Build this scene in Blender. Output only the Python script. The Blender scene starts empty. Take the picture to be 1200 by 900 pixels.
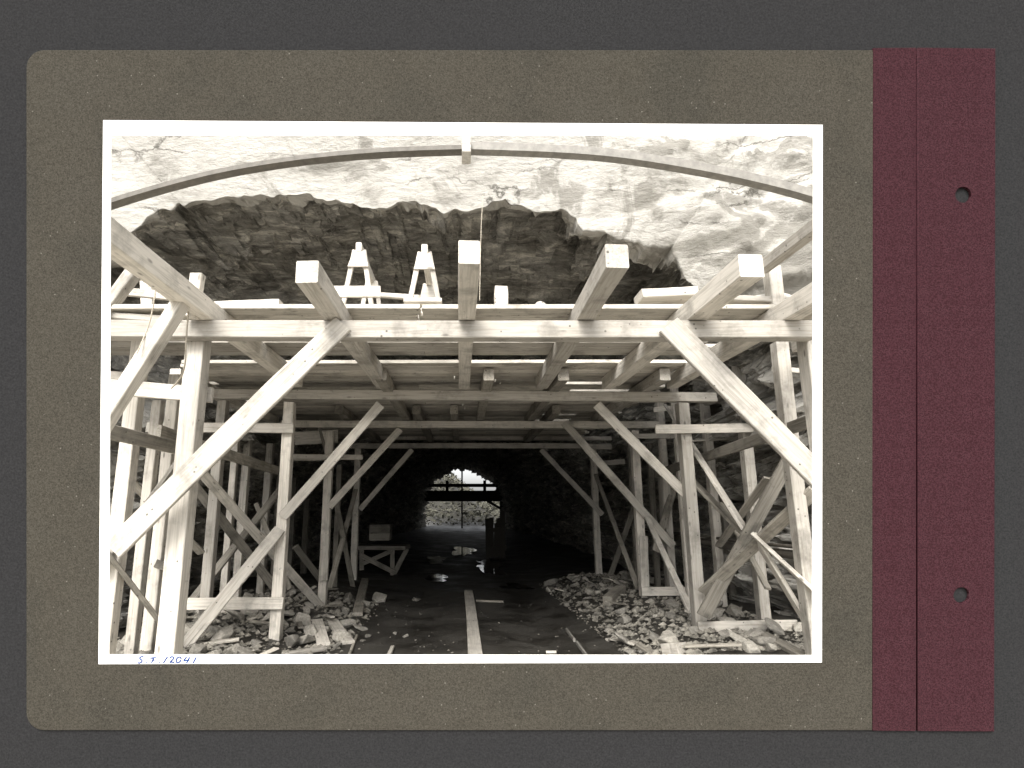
import bpy, bmesh, math, random
from mathutils import Vector, Matrix, noise
R = math.radians
random.seed(7)
scene = bpy.context.scene
COL = scene.collection

# ------------------------------------------------------------------ camera
CAMZ = 2.1                      # metres above the tunnel floor
PITCH = math.atan(131 / 650)    # camera tipped up
FPX, CX, CY = 650.0, 541.0, 463.0
cam_data = bpy.data.cameras.new('camera')
cam = bpy.data.objects.new('camera', cam_data)
COL.objects.link(cam)
cam.location = (0, 0, CAMZ)
cam.rotation_euler = (math.pi / 2 + PITCH, 0, 0)
cam_data.sensor_fit = 'HORIZONTAL'
cam_data.sensor_width = 36
cam_data.lens = 36 * FPX / 1200
cam_data.shift_x = (600 - CX) / 1200
cam_data.shift_y = (CY - 450) / 1200
cam_data.clip_start = 0.05
cam_data.clip_end = 2000
scene.camera = cam

# ------------------------------------------------------------------ world, sun, exposure
SUN_EL, SUN_AZ = R(42), R(14)
world = bpy.data.worlds.new('World')
scene.world = world
world.use_nodes = True
wn = world.node_tree
for n in list(wn.nodes):
    wn.nodes.remove(n)
sky = wn.nodes.new('ShaderNodeTexSky')
sky.sky_type = 'NISHITA'
sky.sun_disc = False
sky.sun_elevation = SUN_EL
sky.sun_rotation = math.pi + SUN_AZ
sky.dust_density = 4.0
hsv = wn.nodes.new('ShaderNodeHueSaturation')     # a grey overcast sky
hsv.inputs['Saturation'].default_value = 0.12
bg = wn.nodes.new('ShaderNodeBackground')
bg.inputs['Strength'].default_value = 0.15
wo = wn.nodes.new('ShaderNodeOutputWorld')
wn.links.new(sky.outputs[0], hsv.inputs['Color'])
wn.links.new(hsv.outputs[0], bg.inputs['Color'])
wn.links.new(bg.outputs[0], wo.inputs['Surface'])
sun_data = bpy.data.lights.new('sun', 'SUN')
sun_data.energy = 1.5
sun_data.angle = R(24)
sun_data.color = (1.0, 0.95, 0.87)
sun = bpy.data.objects.new('sun', sun_data)
COL.objects.link(sun)
sun_dir = Vector((math.cos(SUN_EL) * math.sin(SUN_AZ), math.cos(SUN_EL) * math.cos(SUN_AZ), -math.sin(SUN_EL)))
sun.rotation_euler = sun_dir.to_track_quat('-Z', 'Y').to_euler()
sun.location = (0, -5, 12)
vs = scene.view_settings
vs.view_transform = 'Standard'
vs.look = 'None'
vs.gamma = 1.0
vs.use_curve_mapping = False
vs.exposure = 1.4
scene.render.resolution_x, scene.render.resolution_y = 1024, 768

# ------------------------------------------------------------------ helpers
CP, SP = math.cos(PITCH), math.sin(PITCH)
def P(x, y, D):
    """photo pixel at horizontal distance D -> world point"""
    a, b = (x - CX) / FPX, (CY - y) / FPX
    dy, dz = CP - b * SP, SP + b * CP
    t = D / dy
    return Vector((a * t, D, CAMZ + dz * t))

def link(name, me, parent=None):
    o = bpy.data.objects.new(name, me)
    COL.objects.link(o)
    if parent is not None:
        o.parent = parent
    return o

def empty(name, label, cat, loc=(0, 0, 0), group=None):
    o = bpy.data.objects.new(name, None)
    o.empty_display_size = 0.1
    o.location = loc
    COL.objects.link(o)
    return tag(o, label, cat, group)

def tag(o, label, cat, group=None):
    o['label'] = label
    o['category'] = cat
    if group:
        o['group'] = group
    return o

def to_mesh(name, verts, faces, mat=None, smooth=False):
    me = bpy.data.meshes.new(name)
    me.from_pydata(verts, [], faces)
    if mat:
        me.materials.append(mat)
    if smooth:
        me.polygons.foreach_set('use_smooth', [True] * len(me.polygons))
    me.update()
    return me

# ------------------------------------------------------------------ materials
def new_mat(name):
    m = bpy.data.materials.new(name)
    m.use_nodes = True
    nt = m.node_tree
    return m, nt, nt.nodes['Principled BSDF']

def nd(nt, kind, **kw):
    n = nt.nodes.new(kind)
    for k, v in kw.items():
        if k in n.inputs:
            n.inputs[k].default_value = v
        else:
            setattr(n, k, v)
    return n

def ramp(nt, src, stops):
    r = nt.nodes.new('ShaderNodeValToRGB')
    el = r.color_ramp.elements
    while len(el) < len(stops):
        el.new(0.5)
    for e, (pos, c) in zip(el, stops):
        e.position = pos
        e.color = (c[0], c[1], c[2], 1) if not isinstance(c, (int, float)) else (c, c, c, 1)
    nt.links.new(src, r.inputs[0])
    return r

def mixc(nt, fac, a, b, mode='MIX'):
    m = nt.nodes.new('ShaderNodeMix')
    m.data_type = 'RGBA'
    m.blend_type = mode
    for s, v in ((m.inputs[0], fac), (m.inputs[6], a), (m.inputs[7], b)):
        if hasattr(v, 'links') or isinstance(v, bpy.types.NodeSocket):
            nt.links.new(v, s)
        elif isinstance(v, (int, float)):
            s.default_value = v
        else:
            s.default_value = (v[0], v[1], v[2], 1)
    return m.outputs[2]

def bump(nt, bsdf, src, strength, dist):
    b = nd(nt, 'ShaderNodeBump', Strength=strength, Distance=dist)
    nt.links.new(src, b.inputs['Height'])
    nt.links.new(b.outputs[0], bsdf.inputs['Normal'])

def wood(name, light, dark, stain=0.5, rough=0.75):
    m, nt, b = new_mat(name)
    tc = nd(nt, 'ShaderNodeTexCoord')
    oi = nd(nt, 'ShaderNodeObjectInfo')
    mul = nd(nt, 'ShaderNodeMath', operation='MULTIPLY')
    mul.inputs[1].default_value = 37.0
    nt.links.new(oi.outputs['Random'], mul.inputs[0])
    add = nd(nt, 'ShaderNodeVectorMath', operation='ADD')
    nt.links.new(tc.outputs['Object'], add.inputs[0])
    nt.links.new(mul.outputs[0], add.inputs[1])
    mp = nd(nt, 'ShaderNodeMapping')
    mp.inputs['Scale'].default_value = (1.3, 26, 26)
    nt.links.new(add.outputs[0], mp.inputs[0])
    grain = nd(nt, 'ShaderNodeTexNoise', Scale=1.6, Detail=6.0, Roughness=0.6, Distortion=0.6)
    nt.links.new(mp.outputs[0], grain.inputs['Vector'])
    g = ramp(nt, grain.outputs[0], [(0.32, dark), (0.56, light)])
    # knots, stretched along the board
    mp2 = nd(nt, 'ShaderNodeMapping')
    mp2.inputs['Scale'].default_value = (3.2, 9, 9)
    nt.links.new(add.outputs[0], mp2.inputs[0])
    vor = nd(nt, 'ShaderNodeTexVoronoi', Scale=1.0)
    nt.links.new(mp2.outputs[0], vor.inputs['Vector'])
    k = ramp(nt, vor.outputs['Distance'], [(0.08, 1.0), (0.17, 0.0)])
    kn = nd(nt, 'ShaderNodeTexNoise', Scale=1.9, Detail=1.0)
    nt.links.new(add.outputs[0], kn.inputs['Vector'])
    km = nd(nt, 'ShaderNodeMath', operation='MULTIPLY')
    nt.links.new(k.outputs[0], km.inputs[0])
    nt.links.new(ramp(nt, kn.outputs[0], [(0.46, 0.0), (0.58, 0.85)]).outputs[0], km.inputs[1])
    c0 = mixc(nt, km.outputs[0], g.outputs[0], tuple(d * 0.42 for d in dark))
    # drying splits along the grain
    mp3 = nd(nt, 'ShaderNodeMapping')
    mp3.inputs['Scale'].default_value = (0.9, 42, 42)
    nt.links.new(add.outputs[0], mp3.inputs[0])
    sp_ = nd(nt, 'ShaderNodeTexNoise', Scale=1.0, Detail=3.0, Roughness=0.5)
    nt.links.new(mp3.outputs[0], sp_.inputs['Vector'])
    c1 = mixc(nt, ramp(nt, sp_.outputs[0], [(0.70, 0.0), (0.76, 0.75)]).outputs[0], c0, tuple(d * 0.3 for d in dark))
    # handling marks and damp patches
    n2 = nd(nt, 'ShaderNodeTexNoise', Scale=2.6, Detail=5.0, Roughness=0.65)
    nt.links.new(add.outputs[0], n2.inputs['Vector'])
    s = ramp(nt, n2.outputs[0], [(0.50, 0.0), (0.66, stain)])
    c2 = mixc(nt, s.outputs[0], c1, tuple(d * 0.35 for d in dark))
    vn = nd(nt, 'ShaderNodeTexVoronoi', Scale=11.0)
    nt.links.new(add.outputs[0], vn.inputs['Vector'])
    nn = nd(nt, 'ShaderNodeTexNoise', Scale=4.0, Detail=1.0)
    nt.links.new(add.outputs[0], nn.inputs['Vector'])
    nm_ = nd(nt, 'ShaderNodeMath', operation='MULTIPLY')
    nt.links.new(ramp(nt, vn.outputs['Distance'], [(0.10, 1.0), (0.15, 0.0)]).outputs[0], nm_.inputs[0])
    nt.links.new(ramp(nt, nn.outputs[0], [(0.52, 0.0), (0.58, 0.8)]).outputs[0], nm_.inputs[1])
    c2 = mixc(nt, nm_.outputs[0], c2, tuple(d * 0.2 for d in dark))
    # board to board difference
    v = nd(nt, 'ShaderNodeMapRange')
    v.inputs['To Min'].default_value = 0.58
    v.inputs['To Max'].default_value = 1.1
    nt.links.new(oi.outputs['Random'], v.inputs['Value'])
    hs = nd(nt, 'ShaderNodeHueSaturation')
    nt.links.new(c2, hs.inputs['Color'])
    nt.links.new(v.outputs[0], hs.inputs['Value'])
    nt.links.new(hs.outputs[0], b.inputs['Base Color'])
    b.inputs['Roughness'].default_value = rough
    b.inputs['Specular IOR Level'].default_value = 0.25
    bump(nt, b, grain.outputs[0], 0.35, 0.006)
    return m

WOOD = wood('sawn_timber', (0.64, 0.60, 0.535), (0.44, 0.41, 0.355))
WOOD_OLD_SHADED = wood('weathered_shaded_timber', (0.34, 0.315, 0.27), (0.20, 0.185, 0.155), 0.6)  # weathered pieces; also side girts whose shade is put into the colour
PLANK = wood('deck_plank', (0.62, 0.58, 0.51), (0.40, 0.37, 0.315), 0.55)

def rock_mat(name, cols, crack, bdist, grime, strata=0.0):
    m, nt, b = new_mat(name)
    geo = nd(nt, 'ShaderNodeNewGeometry')
    mp = nd(nt, 'ShaderNodeMapping')
    mp.inputs['Scale'].default_value = (1, 1, 2.2)
    nt.links.new(geo.outputs['Position'], mp.inputs[0])
    n1 = nd(nt, 'ShaderNodeTexNoise', Scale=0.8, Detail=9.0, Roughness=0.62, Distortion=0.4)
    nt.links.new(mp.outputs[0], n1.inputs['Vector'])
    c = ramp(nt, n1.outputs[0], [(0.34, cols[0]), (0.44, cols[1]), (0.6, cols[2])])
    n2 = nd(nt, 'ShaderNodeTexNoise', Scale=9.0, Detail=8.0, Roughness=0.7)
    nt.links.new(mp.outputs[0], n2.inputs['Vector'])
    c2 = mixc(nt, 0.5, c.outputs[0], ramp(nt, n2.outputs[0], [(0.3, grime), (0.6, 1.0)]).outputs[0], 'MULTIPLY')
    mps = nd(nt, 'ShaderNodeMapping')
    mps.inputs['Scale'].default_value = (0.45, 2.2, 2.6)
    nt.links.new(geo.outputs['Position'], mps.inputs[0])
    ns = nd(nt, 'ShaderNodeTexNoise', Scale=1.7, Detail=10.0, Roughness=0.72, Distortion=0.9)
    nt.links.new(mps.outputs[0], ns.inputs['Vector'])
    c2 = mixc(nt, strata, c2, ramp(nt, ns.outputs[0], [(0.36, 0.15), (0.45, 0.6), (0.53, 1.0), (0.60, 2.0)]).outputs[0], 'MULTIPLY')
    if strata < 0.5:
        sx_ = nd(nt, 'ShaderNodeSeparateXYZ')
        nt.links.new(geo.outputs['Position'], sx_.inputs[0])
        xr = nd(nt, 'ShaderNodeMapRange')
        xr.inputs['From Min'].default_value = 0.8
        xr.inputs['From Max'].default_value = 3.6
        nt.links.new(sx_.outputs['X'], xr.inputs['Value'])
        nst = nd(nt, 'ShaderNodeTexNoise', Scale=1.15, Detail=7.0, Roughness=0.6, Distortion=0.8)
        nt.links.new(geo.outputs['Position'], nst.inputs['Vector'])
        ad_ = nd(nt, 'ShaderNodeMath', operation='MULTIPLY_ADD')
        nt.links.new(xr.outputs[0], ad_.inputs[0]); ad_.inputs[1].default_value = 0.13
        nt.links.new(nst.outputs[0], ad_.inputs[2])
        c2 = mixc(nt, ramp(nt, ad_.outputs[0], [(0.61, 0.0), (0.66, 0.7)]).outputs[0], c2, (0.17, 0.16, 0.138))
    mpc = nd(nt, 'ShaderNodeMapping')
    mpc.inputs['Scale'].default_value = (0.28, 0.28, 1.9)
    nt.links.new(geo.outputs['Position'], mpc.inputs[0])
    nz = nd(nt, 'ShaderNodeTexNoise', Scale=2.2, Detail=6.0, Roughness=0.6)
    nt.links.new(geo.outputs['Position'], nz.inputs['Vector'])
    va = nd(nt, 'ShaderNodeVectorMath', operation='MULTIPLY_ADD')
    nt.links.new(nz.outputs['Color'], va.inputs[0])
    va.inputs[1].default_value = (0.55, 0.55, 0.55)
    nt.links.new(mpc.outputs[0], va.inputs[2])
    vc = nd(nt, 'ShaderNodeTexVoronoi', Scale=1.0, feature='DISTANCE_TO_EDGE')
    nt.links.new(va.outputs[0], vc.inputs['Vector'])
    ck = ramp(nt, vc.outputs['Distance'], [(0.0, 1.0), (0.022, 0.0)])
    nm = nd(nt, 'ShaderNodeTexNoise', Scale=0.9, Detail=3.0)
    nt.links.new(geo.outputs['Position'], nm.inputs['Vector'])
    msk = ramp(nt, nm.outputs[0], [(0.5, 0.0), (0.62, crack)])
    cm = nd(nt, 'ShaderNodeMath', operation='MULTIPLY')
    nt.links.new(ck.outputs[0], cm.inputs[0]); nt.links.new(msk.outputs[0], cm.inputs[1])
    c2 = mixc(nt, cm.outputs[0], c2, (0.05, 0.045, 0.035))
    nt.links.new(c2, b.inputs['Base Color'])
    b.inputs['Roughness'].default_value = 0.85
    b.inputs['Specular IOR Level'].default_value = 0.3
    n3 = nd(nt, 'ShaderNodeTexNoise', Scale=5.0, Detail=12.0, Roughness=0.72)
    nt.links.new(mp.outputs[0], n3.inputs['Vector'])
    ad = nd(nt, 'ShaderNodeMath', operation='MULTIPLY_ADD')
    nt.links.new(ns.outputs[0], ad.inputs[0]); ad.inputs[1].default_value = 2.5 * strata
    nt.links.new(n3.outputs[0], ad.inputs[2])
    bump(nt, b, ad.outputs[0], 0.95, bdist)
    return m
ROCK = rock_mat('pale_face_rock', ((0.20, 0.19, 0.165), (0.40, 0.385, 0.35), (0.46, 0.445, 0.41)), 0.9, 0.065, 0.72, 0.08)
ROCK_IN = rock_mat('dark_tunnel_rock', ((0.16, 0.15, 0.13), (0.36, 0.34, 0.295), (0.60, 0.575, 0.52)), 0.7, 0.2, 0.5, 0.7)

def stone_mat():
    m, nt, b = new_mat('broken_stone')
    tc = nd(nt, 'ShaderNodeTexCoord')
    oi = nd(nt, 'ShaderNodeObjectInfo')
    n1 = nd(nt, 'ShaderNodeTexNoise', Scale=7.0, Detail=8.0, Roughness=0.7)
    nt.links.new(tc.outputs['Object'], n1.inputs['Vector'])
    c = ramp(nt, n1.outputs[0], [(0.3, (0.15, 0.14, 0.12)), (0.7, (0.34, 0.32, 0.28))])
    hs = nd(nt, 'ShaderNodeHueSaturation')
    v = nd(nt, 'ShaderNodeMapRange')
    v.inputs['To Min'].default_value = 0.65
    v.inputs['To Max'].default_value = 1.45
    nt.links.new(oi.outputs['Random'], v.inputs['Value'])
    nt.links.new(c.outputs[0], hs.inputs['Color'])
    nt.links.new(v.outputs[0], hs.inputs['Value'])
    nt.links.new(hs.outputs[0], b.inputs['Base Color'])
    b.inputs['Roughness'].default_value = 0.9
    bump(nt, b, n1.outputs[0], 0.6, 0.03)
    return m
STONE = stone_mat()

def ground_mat():
    m, nt, b = new_mat('wet_mud')
    geo = nd(nt, 'ShaderNodeNewGeometry')
    n1 = nd(nt, 'ShaderNodeTexNoise', Scale=1.1, Detail=8.0, Roughness=0.65)
    nt.links.new(geo.outputs['Position'], n1.inputs['Vector'])
    c = ramp(nt, n1.outputs[0], [(0.35, (0.014, 0.0125, 0.010)), (0.65, (0.042, 0.038, 0.031))])
    n2 = nd(nt, 'ShaderNodeTexNoise', Scale=22.0, Detail=6.0, Roughness=0.7)
    nt.links.new(geo.outputs['Position'], n2.inputs['Vector'])
    sp = ramp(nt, n2.outputs[0], [(0.62, 0.0), (0.74, 0.5)])
    c2 = mixc(nt, sp.outputs[0], c.outputs[0], (0.16, 0.15, 0.13))
    sep = nd(nt, 'ShaderNodeSeparateXYZ')
    nt.links.new(geo.outputs['Position'], sep.inputs[0])
    bounce_pale = ramp(nt, sep.outputs['Y'], [(0.0, 1.0), (1.0, 0.0)])       # unseen crushed rock outside, made pale to bounce light under the deck
    mr = nd(nt, 'ShaderNodeMapRange')
    mr.inputs['From Min'].default_value = 6.2
    mr.inputs['From Max'].default_value = 7.4
    nt.links.new(sep.outputs['Y'], mr.inputs['Value'])
    nt.links.new(mr.outputs[0], bounce_pale.inputs[0])
    mr2 = nd(nt, 'ShaderNodeMapRange')
    mr2.inputs['From Min'].default_value = 60
    mr2.inputs['From Max'].default_value = 66
    nt.links.new(sep.outputs['Y'], mr2.inputs['Value'])
    c2 = mixc(nt, bounce_pale.outputs[0], c2, (0.46, 0.435, 0.385))
    mr3 = nd(nt, 'ShaderNodeMapRange')  # exit light on the far floor put into a paler colour
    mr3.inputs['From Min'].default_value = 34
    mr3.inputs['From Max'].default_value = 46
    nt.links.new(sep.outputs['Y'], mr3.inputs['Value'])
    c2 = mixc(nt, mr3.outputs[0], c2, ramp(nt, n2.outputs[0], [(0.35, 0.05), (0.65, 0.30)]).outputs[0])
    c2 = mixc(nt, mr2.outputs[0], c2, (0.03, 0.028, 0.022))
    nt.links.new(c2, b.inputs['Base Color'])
    r = ramp(nt, n1.outputs[0], [(0.40, 0.45), (0.60, 0.85)])
    nt.links.new(r.outputs[0], b.inputs['Roughness'])
    bump(nt, b, n2.outputs[0], 0.4, 0.02)
    return m
MUD = ground_mat()

def plain(name, col, rough=0.7, metal=0.0, nscale=30.0, var=0.25, bstr=0.2, bdist=0.002, spec=0.3):
    m, nt, b = new_mat(name)
    tc = nd(nt, 'ShaderNodeTexCoord')
    n1 = nd(nt, 'ShaderNodeTexNoise', Scale=nscale, Detail=5.0, Roughness=0.65)
    nt.links.new(tc.outputs['Object'], n1.inputs['Vector'])
    lo = tuple(c * (1 - var) for c in col)
    hi = tuple(min(1, c * (1 + var)) for c in col)
    nt.links.new(ramp(nt, n1.outputs[0], [(0.3, lo), (0.7, hi)]).outputs[0], b.inputs['Base Color'])
    b.inputs['Roughness'].default_value = rough
    b.inputs['Metallic'].default_value = metal
    b.inputs['Specular IOR Level'].default_value = spec
    bump(nt, b, n1.outputs[0], bstr, bdist)
    return m
GRAVEL = plain('wet_gravel', (0.19, 0.178, 0.152), 0.85, nscale=5, var=0.75)
STEEL = plain('dull_steel', (0.20, 0.19, 0.17), 0.55, 0.0, 14)
STEEL_DK = plain('rusty_steel', (0.115, 0.105, 0.09), 0.6, 0.0, 14)
PIPE = plain('old_pipe', (0.10, 0.09, 0.075), 0.6)
ROPE = plain('hemp_rope', (0.42, 0.38, 0.31), 0.9, nscale=60)
SILHOUETTE = plain('silhouette_timber', (0.04, 0.036, 0.03), 0.85)  # backlit silhouettes at the far mouth put into a near-black colour
SHEET = plain('pale_sheet_metal', (0.45, 0.43, 0.39), 0.6)
LEAF = plain('leaves', (0.07, 0.068, 0.052), 0.8, nscale=3, var=0.5)
TABLE = plain('grey_table_card', (0.0205, 0.0205, 0.0212), 0.85, nscale=200, var=0.35, spec=0.02)
PAPER = plain('white_print_paper', (0.80, 0.79, 0.755), 0.6, nscale=40, var=0.02, bstr=0.05)
INK = plain('blue_ink', (0.001, 0.03, 0.15), 0.5, var=0.3)

def page_mat():
    m, nt, b = new_mat('grey_album_card')
    tc = nd(nt, 'ShaderNodeTexCoord')
    n1 = nd(nt, 'ShaderNodeTexNoise', Scale=260.0, Detail=3.0, Roughness=0.9)
    nt.links.new(tc.outputs['Object'], n1.inputs['Vector'])
    c = ramp(nt, n1.outputs[0], [(0.3, (0.0185, 0.0164, 0.013)), (0.7, (0.070, 0.065, 0.0535))])
    n2 = nd(nt, 'ShaderNodeTexNoise', Scale=4.0, Detail=5.0, Roughness=0.6)
    nt.links.new(tc.outputs['Object'], n2.inputs['Vector'])
    c2 = mixc(nt, 0.45, c.outputs[0], ramp(nt, n2.outputs[0], [(0.3, (0.62, 0.65, 0.66)), (0.5, (0.95, 0.93, 0.9)), (0.7, 1.0)]).outputs[0], 'MULTIPLY')
    vf = nd(nt, 'ShaderNodeTexVoronoi', Scale=34.0)
    nt.links.new(tc.outputs['Object'], vf.inputs['Vector'])
    c2 = mixc(nt, ramp(nt, vf.outputs['Distance'], [(0.045, 0.7), (0.075, 0.0)]).outputs[0], c2, (0.16, 0.15, 0.13))
    nt.links.new(c2, b.inputs['Base Color'])
    b.inputs['Roughness'].default_value = 0.9
    b.inputs['Specular IOR Level'].default_value = 0.03
    bump(nt, b, n1.outputs[0], 0.35, 0.003)
    return m
PAGE = page_mat()

def cloth_mat():
    m, nt, b = new_mat('maroon_book_cloth')
    tc = nd(nt, 'ShaderNodeTexCoord')
    def wave(d, s):
        w = nd(nt, 'ShaderNodeTexWave', Scale=s, Distortion=1.5, Detail=2.0)
        w.inputs['Detail Scale'].default_value = 6.0
        w.bands_direction = d
        nt.links.new(tc.outputs['Object'], w.inputs['Vector'])
        return w.outputs['Fac']
    mm = nd(nt, 'ShaderNodeMath', operation='MULTIPLY')
    nt.links.new(wave('X', 110), mm.inputs[0])
    nt.links.new(wave('Y', 110), mm.inputs[1])
    n1 = nd(nt, 'ShaderNodeTexNoise', Scale=230.0, Detail=3.0, Roughness=0.9)
    nt.links.new(tc.outputs['Object'], n1.inputs['Vector'])
    c = ramp(nt, mm.outputs[0], [(0.0, (0.022, 0.0052, 0.0078)), (0.9, (0.082, 0.041, 0.048))])
    c2 = mixc(nt, 0.5, c.outputs[0], ramp(nt, n1.outputs[0], [(0.42, 0.12), (0.58, 1.4)]).outputs[0], 'MULTIPLY')
    nt.links.new(c2, b.inputs['Base Color'])
    b.inputs['Specular IOR Level'].default_value = 0.04
    b.inputs['Roughness'].default_value = 0.85
    bump(nt, b, mm.outputs[0], 0.4, 0.002)
    return m
CLOTH = cloth_mat()

# ------------------------------------------------------------------ ground
GZ = 0.0
def fbm(x, y, z, o=4):
    return noise.fractal(Vector((x, y, z)), 1.0, 2.0, o)
def sstep(a, b, x):
    t = max(0.0, min(1.0, (x - a) / (b - a)))
    return t * t * (3 - 2 * t)
def ground_z(x, y):
    inn = sstep(19, 15, y)
    right = sstep(2.15, 3.4, x) * 0.30 * (0.35 + 0.65 * inn)
    left = sstep(-1.9, -3.6, x) * 0.24 * (0.35 + 0.65 * inn)
    rut = -0.05 * math.exp(-((x + 0.9) / 0.35) ** 2) - 0.05 * math.exp(-((x - 1.3) / 0.4) ** 2)
    n = fbm(x * 0.9, y * 0.9, 0, 5) * 0.035
    hill = 0.0
    if y > 62:
        hill = sstep(62, 76, y) * (2.2 + 3.2 * sstep(4.5, -3, x)) + sstep(76, 110, y) * (1 + 5 * sstep(0, -14, x)) + fbm(x * .15, y * .15, 5) * sstep(64, 75, y) * 1.0
    far = sstep(14, 16, y)
    return GZ + right + left + (rut + n) * (1 - far) + hill
xs, ys = [], []
x = -16.0
while x <= 16.01:
    xs.append(x); x += 0.12 if -5.5 < x < 5.8 else 0.8
y = -6.0
while y <= 220:
    ys.append(y); y += 0.10 if 6.5 < y < 14 else (0.25 if 14 <= y < 22 else (1.2 if y < 110 else 10))
gv = [(a, b, ground_z(a, b)) for b in ys for a in xs]
nx = len(xs)
gf = [(j * nx + i, j * nx + i + 1, (j + 1) * nx + i + 1, (j + 1) * nx + i) for j in range(len(ys) - 1) for i in range(nx - 1)]
ground = link('ground', to_mesh('ground', gv, gf, MUD, True))
ground['kind'] = 'structure'

# ------------------------------------------------------------------ rock: cutting face and tunnel bore
FACE_D = 7.3
top_px = [(128, 305), (145, 280), (162, 266), (182, 250), (230, 236), (300, 229), (345, 231), (390, 236), (430, 241), (500, 241),
          (525, 250), (565, 237), (590, 236), (625, 246), (668, 251), (684, 272), (725, 281), (790, 291), (800, 328), (835, 352)]
op = [(-5.5, -0.5), (-5.6, 1.0), (-5.75, 2.6), (-5.65, 4.2), (-5.4, 5.2)]
op += [(p.x, p.z) for p in (P(a, b, FACE_D) for a, b in top_px)]
op += [(4.5, 4.3), (5.15, 3.5), (5.5, 2.4), (5.6, 1.0), (5.55, -0.5)]
def resample(pts, n):
    L = [0]
    for a, b in zip(pts, pts[1:]):
        L.append(L[-1] + math.dist(a, b))
    out, k = [], 0
    for i in range(n):
        s = L[-1] * i / (n - 1)
        while k < len(L) - 2 and L[k + 1] < s:
            k += 1
        t = (s - L[k]) / (L[k + 1] - L[k])
        out.append((pts[k][0] + (pts[k + 1][0] - pts[k][0]) * t, pts[k][1] + (pts[k + 1][1] - pts[k][1]) * t))
    return out
NA = 520
opening = [(a + 0.13 * noise.noise(Vector((a * 1.7, b * 1.7, 2))) + 0.06 * noise.noise(Vector((a * 5, b * 5, 8))),
            b + 0.17 * noise.noise(Vector((a * 1.9, b * 1.9, 5))) + 0.08 * noise.noise(Vector((a * 6, b * 6, 1)))) for a, b in resample(op, NA)]
CXR, CZR = 0.2, 1.6
# regular horseshoe further in
hs = [(-5.5, -0.5), (-5.5, 2.2)]
for k in range(1, 24):
    a = math.pi * (1 - k / 24)
    hs.append((0.05 + 5.5 * math.cos(a), 2.2 + 4.2 * math.sin(a)))
hs += [(5.6, 2.2), (5.6, -0.5)]
horse = resample(hs, NA)
def rough(v, amp=1.0):
    q = Vector((v.x * 0.55, v.y * 0.55, v.z * 1.3))
    strat = noise.multi_fractal(Vector((v.x * 0.35, v.y * 0.35, v.z * 2.4)), 1.0, 2.1, 4)
    d = noise.voronoi(q * 1.25)[0]
    blocky = (d[1] - d[0])
    fine = noise.ridged_multi_fractal(Vector((v.x * 1.4, v.y * 1.4, v.z * 3.2)), 0.9, 2.1, 5, 1.0, 2.0)
    return amp * (0.24 * (blocky - 0.35) + 0.10 * (strat - 1.0) + 0.07 * (fine - 1.2))
def facet(v, sc, seed, flat=1.8, ky=1.0):
    q = Vector((v.x * sc, v.y * sc * ky, v.z * sc * flat))
    p = noise.voronoi(q)[1][0]
    h = noise.cell_vector(p * 9.7 + Vector((seed, seed * .7, seed * .3)))
    d = q - p
    return h.x - 0.5 + 0.9 * (d.x * (h.y - .5) + d.y * (h.z - .5) + d.z * (h.x - .5))
def broken(v, amp, ky=1.0):
    w = v + noise.noise_vector(v * 0.9) * 0.25
    return amp * (0.40 * facet(w, 0.6, 3.1, 2.2, ky) + 0.26 * facet(w, 1.4, 11.3, 2.6, ky) + 0.15 * facet(w, 3.2, 23.9, 2.6, ky))
MOUTH_Z = P(550, 549, 60).z
rv, rf = [], []
rings = []
# face rings: from far outside to the lip
NF = 130
for k in range(NF, 0, -1):
    s = (k / NF) ** 1.5
    ring = []
    for (x0, z0) in opening:
        dx, dz = x0 - CXR, z0 - CZR
        rr = math.hypot(dx, dz)
        side = abs(dx / rr) if dz < 3.2 else abs(dx / rr) * 0.55
        side = sstep(0.55, 0.98, side)
        ex = 1 + s * (1.9 * (1 - side) + 0.55 * side)
        fw = s * (1.3 * (1 - side) + 7.5 * side)
        v = Vector((CXR + dx * ex, FACE_D - fw, CZR + dz * ex))
        am = 0.07 + 0.42 * sstep(1.8, 4.2, v.x) if v.z > 5.0 else 0.7
        e = min(1.0, 0.3 + s * 14)
        zz = v.z * 1.25 + 0.9 * noise.fractal(Vector((v.x * .22, v.y * .22, v.z * .3)), 1.0, 2.0, 4) + 0.12 * v.x
        fr = zz - math.floor(zz)
        led = (noise.cell(Vector((0.3, 0.4, math.floor(zz)))) + 0.6 * noise.noise(Vector((v.x * .35, zz * .2, 4)))) 
        led2 = (noise.cell(Vector((0.3, 0.4, math.floor(zz) + 1))) + 0.6 * noise.noise(Vector((v.x * .35, zz * .2, 4))))
        ledge = led + (led2 - led) * sstep(0.86, 1.0, fr)
        if v.z > 5.0:
            n = e * (am * 0.42 * ledge + am * 0.32 * noise.fractal(Vector((v.x * .6, v.y * .6, v.z * 1.1)), 1.0, 2.1, 5) + (am - .07) * 0.28 * noise.fractal(Vector((v.x * 1.6, v.y, v.z * 2.6)), 0.8, 2.1, 5))
        else:
            n = rough(v, am * e * 0.6) + e * am * 0.25 * ledge
        v += Vector((-dx / rr * n * 0.35 * side, -n * (1 - 0.4 * side), 0))
        ring.append(v)
    rings.append(ring)
Ys = [FACE_D + 0.02 * k * (k + 1) / 2 for k in range(5)]
while Ys[-1] < 16:
    Ys.append(Ys[-1] + 0.065)
while Ys[-1] < 60:
    Ys.append(Ys[-1] + 0.6)
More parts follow.
